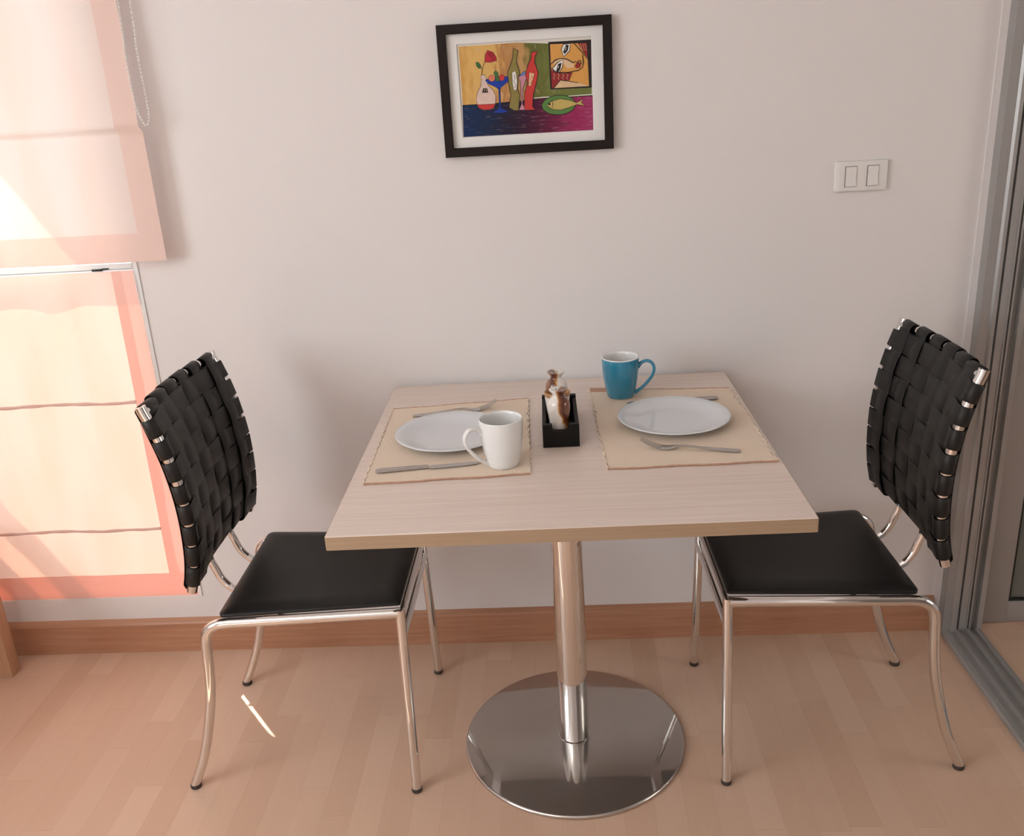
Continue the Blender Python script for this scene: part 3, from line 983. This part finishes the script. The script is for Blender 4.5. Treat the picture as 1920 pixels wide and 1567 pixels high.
def knife(label, x, y, ang):
    root = empty('table_knife', (x, y, MZ), ang); tag(root, label, 'knife', 'steel table knives')
    bm = bmesh.new()
    loft(bm, [section((s, 0, .0036), hw, th) for s, hw, th in ((0, .004, .003), (.003, .0078, .0052), (.012, .0084, .0062), (.05, .0076, .0062), (.095, .0062, .0056), (.102, .0058, .0046))])
    finish('handle', bm, MAT['cutlery'], root, angle=50)
    bm = bmesh.new()
    rings = []
    for s, a, b_ in ((.1015, -.0048, .0052), (.104, -.0058, .0052), (.107, -.0092, .0056), (.130, -.0098, .0060), (.165, -.0092, .0060), (.188, -.0064, .0058), (.199, -.0025, .0052), (.205, .0022, .0040)):
        rings.append([(s, a, .0030), (s, b_, .0022), (s, b_, .0038)])
    loft(bm, rings)
    finish('blade', bm, MAT['cutlery'], root, angle=40)
    return root
knife('steel table knife on the near edge of the left placemat, beside the white mug', -.3285, -.5605, math.atan2(.026, .204))
knife('steel table knife mostly hidden behind the right plate, at the foot of the blue mug', .3800, -.2170, math.atan2(-.008, -.22))

# ------------------------------------------------------------------ condiment caddy and its jars
cd = empty('condiment_caddy', (.0280, -.3650, TH + .0003), radians(.6))
tag(cd, 'black wooden caddy in the middle of the table holding three stoneware jars', 'caddy')
for s in (-1, 1):
    bm = bmesh.new()
    o_ = [(-.0365, 0), (.0365, 0), (.0365, .0475), (.0170, .0475), (.0170, .0385), (.0145, .0345), (.008, .0335), (-.008, .0335), (-.0145, .0345), (-.0170, .0385), (-.0170, .0475), (-.0365, .0475)]
    y0, y1 = sorted((s * .0955, s * .0835))
    loft(bm, [[(x, y, z) for x, z in o_] for y in (y0, y1)])
    finish('end_board', bm, MAT['black_wood'], cd, smooth=False)
for s in (-1, 1):
    x0, x1 = sorted((s * .0365, s * .0290))
    box_obj('side_board', MAT['black_wood'], cd, x0, x1, -.0835, .0835, 0, .0430)
box_obj('bottom_board', MAT['black_wood'], cd, -.0290, .0290, -.0835, .0835, 0, .006)
JZ = TH + .0068
def shaker(label, x, y, ang, s=1.0, name='stoneware_shaker'):
    root = empty(name, (x, y, JZ)); tag(root, label, 'shaker', 'stoneware shakers in the caddy')
    bm = bmesh.new()
    lathe(bm, [(0, .0), (.0155, 0), (.0168, .002), (.0172, .012), (.0200, .040), (.0228, .062), (.0232, .070), (.0222, .0775), (.0190, .0830), (.0140, .0870), (.0115, .0905), (.0118, .0940), (.0150, .0985), (.0180, .1018), (.0184, .1030), (.0176, .1040), (.0150, .1034), (0, .1038)], 56)
    finish('body', bm, glaze_material(ang), root, angle=70)
    bm = bmesh.new()
    for k in range(5):
        a = 2 * pi * k / 5
        bmesh.ops.create_uvsphere(bm, u_segments=8, v_segments=4, radius=.0011, matrix=Matrix.Translation((.0045 * cos(a) , .0045 * sin(a), .1036)))
    finish('shaker_holes', bm, MAT['groove'], root)
    return root
shaker('front stoneware shaker in the caddy, white with brown glaze down its right side', .0262, -.4235, radians(-20))
shaker('rear stoneware shaker in the caddy, brown glazed neck above the others', .0230, -.3050, radians(200))
bm = bmesh.new()
lathe(bm, [(0, 0), (.0175, 0), (.019, .002), (.0205, .020), (.0238, .050), (.0262, .070), (.0270, .0765), (.0266, .0785), (.0252, .0790), (.0240, .0775), (.0225, .065), (.0200, .030), (.0180, .006), (0, .005)], 56, mis=[0] * 5 + [1] * 5 + [2] * 3)
jar = finish('toothpick_jar', bm, [plain('cream_stoneware', (.74, .68, .63), .15, coat=.4), plain('brown_rim_glaze', (.40, .20, .085), .15, coat=.4, noise=.35, nscale=120), plain('dark_inside_glaze', (.13, .05, .03), .2)], None, angle=70)
jar.location = (.0242, -.3615, JZ)
tag(jar, 'open stoneware jar with a brown rim in the caddy, between the two shakers', 'jar')

# ------------------------------------------------------------------ picture
pf = empty('framed_picture', (-.0165, -.0008, 1.287))
tag(pf, 'framed still life painting in a dark brown frame on the wall', 'picture')
X0, X1, Z0, Z1 = -.1895, .1895, 0.0, .2765
fwid = .0195
bm = bmesh.new()
sec = [(0, 0), (0, -.0185), (.0012, -.0200), (fwid - .0015, -.0195), (fwid, -.0180), (fwid, -.006), (fwid - .004, -.006), (fwid - .004, 0)]
crn = [(X0, Z0, 1, 1), (X1, Z0, -1, 1), (X1, Z1, -1, -1), (X0, Z1, 1, -1), (X0, Z0, 1, 1)]
loft(bm, [[(cx + a * sx, y, cz + a * sz) for a, y in sec] for cx, cz, sx, sz in crn], caps=False)
bmesh.ops.remove_doubles(bm, verts=bm.verts[:], dist=1e-6)
finish('frame', bm, MAT['frame'], pf, smooth=False)
AX0, AX1, AZ0, AZ1 = -.1475, .1455, .0415, .2355
bm = bmesh.new()      # bevelled window mount
def rect(x0, x1, z0, z1, y): return [bm.verts.new(p) for p in ((x0, y, z0), (x1, y, z0), (x1, y, z1), (x0, y, z1))]
r1 = rect(X0 + fwid - .003, X1 - fwid + .003, fwid - .003, Z1 - fwid + .003, -.0080)
r2 = rect(AX0 - .0015, AX1 + .0015, AZ0 - .0015, AZ1 + .0015, -.0080)
r3 = rect(AX0, AX1, AZ0, AZ1, -.0066)
for a, b_ in ((r1, r2), (r2, r3)):
    for i in range(4): bm.faces.new((a[i], a[(i + 1) % 4], b_[(i + 1) % 4], b_[i]))
finish('window_mount', bm, MAT['passe'], pf, smooth=False)
box_obj('backing_board', MAT['paper'], pf, X0 + .002, X1 - .002, -.0045, -.001, .002, Z1 - .002)
from mathutils.geometry import tessellate_polygon
names = ['wall', 'cloth', 'paper'] + [k for k in ART if k not in ('wall', 'cloth')]
mats = [MAT['paper'] if k == 'paper' else ART[k] for k in names]
bm = bmesh.new()
uvl = bm.loops.layers.uv.new('UVMap')
layer = [0]
def P3(u, v): return Vector((AX0 + (AX1 - AX0) * u, -.0052 - .000016 * layer[0], AZ0 + (AZ1 - AZ0) * v))
def put(poly, key):
    layer[0] += 1
    vs_ = [bm.verts.new(P3(u, v)) for u, v in poly]
    for tri in tessellate_polygon([[Vector((u, v, 0)) for u, v in poly]]):
        f = bm.faces.new([vs_[i] for i in tri])
        f.material_index = names.index(key)
        for lp, i in zip(f.loops, tri): lp[uvl].uv = poly[i]
def stroke(pts, w_, key, close=False):
    """brush line: one joined quad strip"""
    layer[0] += 1
    asp = (AX1 - AX0) / (AZ1 - AZ0)
    Q = [Vector((u * asp, v)) for u, v in pts]
    n = len(Q)
    w_ = w_ / 890 * .5 * 1.05
    L_, R_ = [], []
    for i in range(n):
        a = Q[(i - 1) % n] if (close or i > 0) else Q[i]
        b_ = Q[(i + 1) % n] if (close or i < n - 1) else Q[i]
        t = (b_ - a).normalized() if (b_ - a).length > 1e-6 else Vector((1, 0))
        nn = Vector((-t.y, t.x)) * w_ * (1 + .2 * sin(i * 2.3))
        for lst, q in ((L_, Q[i] + nn), (R_, Q[i] - nn)):
            lst.append(bm.verts.new(P3(q.x / asp, q.y)))
    for i in range(n if close else n - 1):
        k = (i + 1) % n
        f = bm.faces.new((L_[i], L_[k], R_[k], R_[i])); f.material_index = names.index(key)
put([(0, 0), (1, 0), (1, 1), (0, 1)], 'paper')
put([(.012, .004), (.995, .006), (.992, .965), (.68, .955), (.45, .985), (.012, .98)], 'wall')
ART_FILLS = [
    ('cloth', 0, [(0.01,0.354),(0.273,0.354),(0.466,0.366),(0.555,0.372),(0.635,0.377),(1.0,0.375),(0.998,0.002),(0.003,0.005)]),
    ('dark', 0, [(0.681,0.971),(0.998,0.969),(0.995,0.462),(0.683,0.468)]),
    ('orange', 0, [(0.694,0.946),(0.967,0.937),(0.974,0.481),(0.694,0.481)]),
    ('pale', 0, [(0.759,0.561),(0.899,0.523),(0.974,0.481),(0.715,0.482)]),
    ('pale', 0, [(0.701,0.737),(0.752,0.793),(0.815,0.782),(0.861,0.74),(0.869,0.69),(0.814,0.683),(0.783,0.752)]),
    ('maroon', 4, [(0.901,0.94),(0.967,0.937),(0.97,0.78),(0.938,0.848)]),
    ('maroon', 4, [(0.692,0.68),(0.735,0.646),(0.79,0.632),(0.853,0.636),(0.828,0.554),(0.759,0.564),(0.705,0.481),(0.694,0.482)]),
    ('white', 7, [(0.775,0.883),(0.792,0.938),(0.843,0.94),(0.839,0.867),(0.792,0.809)]),
    ('line', 0, [(0.789,0.855),(0.812,0.932),(0.832,0.926),(0.825,0.873),(0.801,0.835)]),
    ('white', 7, [(0.704,0.69),(0.744,0.75),(0.787,0.779),(0.78,0.697),(0.754,0.644),(0.715,0.656)]),
    ('line', 0, [(0.731,0.657),(0.748,0.733),(0.775,0.747),(0.764,0.682),(0.748,0.647)]),
    ('maroon', 3, [(0.871,0.695),(0.885,0.727),(0.9,0.748),(0.916,0.719),(0.912,0.686),(0.888,0.677)]),
    ('vase', 4, [(0.164,0.665),(0.196,0.666),(0.204,0.634),(0.213,0.555),(0.247,0.507),(0.267,0.437),(0.263,0.357),(0.23,0.29),(0.177,0.288),(0.134,0.31),(0.117,0.403),(0.13,0.482),(0.159,0.548),(0.168,0.626)]),
    ('red', 3, [(0.12,0.351),(0.261,0.349),(0.245,0.303),(0.214,0.289),(0.165,0.292),(0.134,0.316)]),
    ('line', 0, [(0.176,0.524),(0.206,0.524),(0.212,0.475),(0.166,0.477)]),
    ('leaf', 4, [(0.133,0.806),(0.153,0.804),(0.169,0.77),(0.171,0.746),(0.154,0.738),(0.137,0.764)]),
    ('rose', 4, [(0.2,0.801),(0.207,0.876),(0.226,0.924),(0.267,0.899),(0.288,0.848),(0.292,0.81),(0.243,0.797)]),
    ('blue', 4, [(0.194,0.61),(0.236,0.631),(0.316,0.64),(0.387,0.632),(0.363,0.578),(0.312,0.524),(0.304,0.5),(0.302,0.302),(0.358,0.257),(0.305,0.244),(0.238,0.255),(0.289,0.299),(0.293,0.501),(0.272,0.53),(0.218,0.569)]),
    ('coral', 3, [(0.272,0.623),(0.27,0.614),(0.267,0.606),(0.263,0.599),(0.258,0.594),(0.251,0.591),(0.245,0.59),(0.238,0.592),(0.232,0.596),(0.227,0.602),(0.223,0.609),(0.221,0.618),(0.221,0.627),(0.222,0.636),(0.225,0.644),(0.229,0.651),(0.235,0.656),(0.241,0.659),(0.248,0.659),(0.254,0.658),(0.26,0.654),(0.265,0.648),(0.269,0.64),(0.271,0.632)]),
    ('red', 3, [(0.342,0.623),(0.341,0.614),(0.339,0.606),(0.335,0.599),(0.331,0.593),(0.326,0.59),(0.32,0.59),(0.315,0.591),(0.31,0.595),(0.306,0.601),(0.303,0.608),(0.301,0.617),(0.301,0.626),(0.302,0.635),(0.304,0.643),(0.308,0.65),(0.312,0.655),(0.318,0.658),(0.323,0.659),(0.328,0.657),(0.333,0.653),(0.337,0.647),(0.34,0.64),(0.342,0.632)]),
    ('leaf', 3, [(0.262,0.685),(0.279,0.706),(0.295,0.682),(0.296,0.638),(0.308,0.594),(0.274,0.59),(0.275,0.639)]),
    ('blue', 0, [(0.194,0.61),(0.234,0.591),(0.314,0.591),(0.387,0.626),(0.363,0.578),(0.312,0.524),(0.272,0.53),(0.218,0.569)]),
    ('olive', 6, [(0.419,0.929),(0.457,0.899),(0.439,0.835),(0.439,0.77),(0.459,0.669),(0.443,0.603),(0.437,0.491),(0.451,0.433),(0.435,0.262),(0.399,0.265),(0.364,0.303),(0.384,0.439),(0.372,0.542),(0.366,0.676),(0.4,0.784),(0.414,0.848)]),
    ('white', 4, [(0.4,0.673),(0.428,0.688),(0.437,0.581),(0.43,0.492),(0.406,0.482),(0.4,0.562)]),
    ('pink', 4, [(0.446,0.625),(0.495,0.682),(0.506,0.648),(0.506,0.598),(0.474,0.488),(0.468,0.329),(0.492,0.263),(0.439,0.268),(0.46,0.329),(0.46,0.489),(0.46,0.568)]),
    ('sky', 3, [(0.45,0.623),(0.491,0.68),(0.504,0.659),(0.486,0.64)]),
    ('red', 6, [(0.551,0.875),(0.598,0.879),(0.577,0.824),(0.574,0.764),(0.597,0.657),(0.583,0.569),(0.554,0.425),(0.543,0.3),(0.559,0.258),(0.488,0.258),(0.479,0.305),(0.489,0.453),(0.515,0.552),(0.5,0.643),(0.525,0.751),(0.55,0.815)]),
    ('pale', 4, [(0.53,0.663),(0.569,0.648),(0.538,0.517),(0.519,0.524)]),
    ('green', 6, [(0.869,0.302),(0.868,0.28),(0.86,0.258),(0.848,0.238),(0.831,0.221),(0.81,0.207),(0.786,0.197),(0.76,0.192),(0.733,0.191),(0.706,0.195),(0.681,0.203),(0.659,0.215),(0.64,0.231),(0.626,0.25),(0.617,0.271),(0.614,0.293),(0.616,0.315),(0.623,0.336),(0.636,0.356),(0.653,0.373),(0.674,0.386),(0.698,0.396),(0.724,0.402),(0.751,0.402),(0.777,0.399),(0.801,0.391),(0.824,0.378),(0.842,0.363),(0.856,0.344),(0.866,0.323)]),
    ('fish', 5, [(0.65,0.303),(0.69,0.345),(0.755,0.363),(0.826,0.343),(0.878,0.309),(0.926,0.346),(0.914,0.31),(0.939,0.27),(0.882,0.291),(0.825,0.263),(0.753,0.241),(0.689,0.253)]),
    ('line', 0, [(0.679,0.312),(0.679,0.308),(0.678,0.305),(0.677,0.302),(0.675,0.3),(0.673,0.299),(0.67,0.299),(0.668,0.299),(0.666,0.301),(0.664,0.303),(0.663,0.306),(0.662,0.309),(0.662,0.313),(0.662,0.317),(0.663,0.32),(0.665,0.323),(0.666,0.325),(0.669,0.326),(0.671,0.326),(0.673,0.325),(0.675,0.324),(0.677,0.322),(0.678,0.319),(0.679,0.315)]),
]
ART_LINES = [
    ('line', 6, [(0.01,0.354),(0.273,0.354),(0.466,0.366),(0.555,0.372),(0.635,0.377),(0.747,0.375),(1.0,0.375)]),
    ('white', 7, [(0.557,0.386),(0.635,0.39),(0.787,0.385),(0.994,0.389)]),
    ('pale', 4, [(0.711,0.637),(0.722,0.616),(0.709,0.592),(0.718,0.574)]),
    ('pale', 4, [(0.744,0.632),(0.755,0.613),(0.742,0.59),(0.751,0.571)]),
    ('pale', 4, [(0.777,0.627),(0.788,0.61),(0.775,0.587),(0.784,0.568)]),
    ('pale', 4, [(0.81,0.622),(0.821,0.607),(0.808,0.584),(0.817,0.565)]),
    ('pale', 3, [(0.917,0.933),(0.924,0.908),(0.926,0.886),(0.936,0.859)]),
    ('pale', 3, [(0.934,0.932),(0.941,0.907),(0.943,0.885),(0.95,0.858)]),
    ('pale', 3, [(0.951,0.931),(0.958,0.905),(0.96,0.884),(0.964,0.856)]),
    ('white', 5, [(0.806,0.87),(0.813,0.907)]),
    ('white', 4, [(0.746,0.689),(0.753,0.716)]),
    ('line', 8, [(0.695,0.737),(0.725,0.776),(0.768,0.794),(0.815,0.78),(0.861,0.737),(0.878,0.753),(0.894,0.732),(0.9,0.758),(0.916,0.754),(0.92,0.719)]),
    ('line', 8, [(0.932,0.816),(0.937,0.739),(0.93,0.685),(0.9,0.656),(0.821,0.639),(0.735,0.646),(0.695,0.693)]),
    ('line', 7, [(0.87,0.943),(0.92,0.86),(0.97,0.767)]),
    ('line', 6, [(0.709,0.482),(0.759,0.564),(0.895,0.523)]),
    ('pale', 4, [(0.182,0.489),(0.187,0.512),(0.198,0.511),(0.2,0.486)]),
    ('line', 5, [(0.173,0.668),(0.177,0.725),(0.186,0.763),(0.2,0.798)]),
    ('line', 4, [(0.177,0.731),(0.166,0.743)]),
    ('line', 4, [(0.232,0.907),(0.269,0.86),(0.275,0.816)]),
    ('line', 4, [(0.225,0.891),(0.253,0.851),(0.263,0.812)]),
    ('line', 4, [(0.415,0.65),(0.422,0.616),(0.411,0.583),(0.424,0.537),(0.413,0.504)]),
    ('red', 5, [(0.542,0.645),(0.551,0.616),(0.538,0.595),(0.545,0.567),(0.531,0.54)]),
    ('line', 5, [(0.689,0.351),(0.699,0.31),(0.689,0.259)]),
]
for n_, (key, ol, poly) in enumerate(ART_FILLS):
    put(poly, key)
    if n_ == 0:
        for k_, w_, pts in ART_LINES[:2]: stroke(pts, w_, k_)
    if ol: stroke(poly, ol, 'line', True)
for key, w_, pts in ART_LINES[2:]:
    stroke(pts, w_, key)
bmesh.ops.triangulate(bm, faces=[f for f in bm.faces if len(f.verts) > 4])
for f in bm.faces:
    if f.normal.y > 0: f.normal_flip()
me = bpy.data.meshes.new('artwork'); bm.to_mesh(me); bm.free()
for m in mats: me.materials.append(m)
art = bpy.data.objects.new('artwork', me); col.objects.link(art); art.parent = pf

# ------------------------------------------------------------------ light switch
sw = empty('light_switch', (.7275, -.0006, 1.197)); tag(sw, 'white double light switch on the wall near the right door jamb', 'switch')
bm = bmesh.new()
rr_ = lambda hw, hd, r, y: [(x, y, z) for x, z in rounded_rect(hw, hd, r)]
loft(bm, [rr_(.0585, .0335, .004, 0), rr_(.0585, .0335, .004, -.004), rr_(.0565, .0325, .004, -.0085), rr_(.0500, .0310, .004, -.0100)])
finish('cover_plate', bm, MAT['plastic'], sw, angle=30)
for x in (-.0245, .0240):
    g = box_obj('switch_well', MAT['groove'], sw, x - .0130, x + .0130, -.0106, -.0099, -.0226, .0226)
    bm = bmesh.new()
    sec = [(-.0216, -.0108), (.0216, -.0108), (.0216, -.0128), (.0205, -.0132), (0, -.0120), (-.0205, -.0140), (-.0216, -.0136)]
    loft(bm, [[(xx, y, z) for z, y in sec] for xx in (x - .0118, x + .0118)])
    finish('rocker', bm, MAT['plastic'], sw, smooth=False)
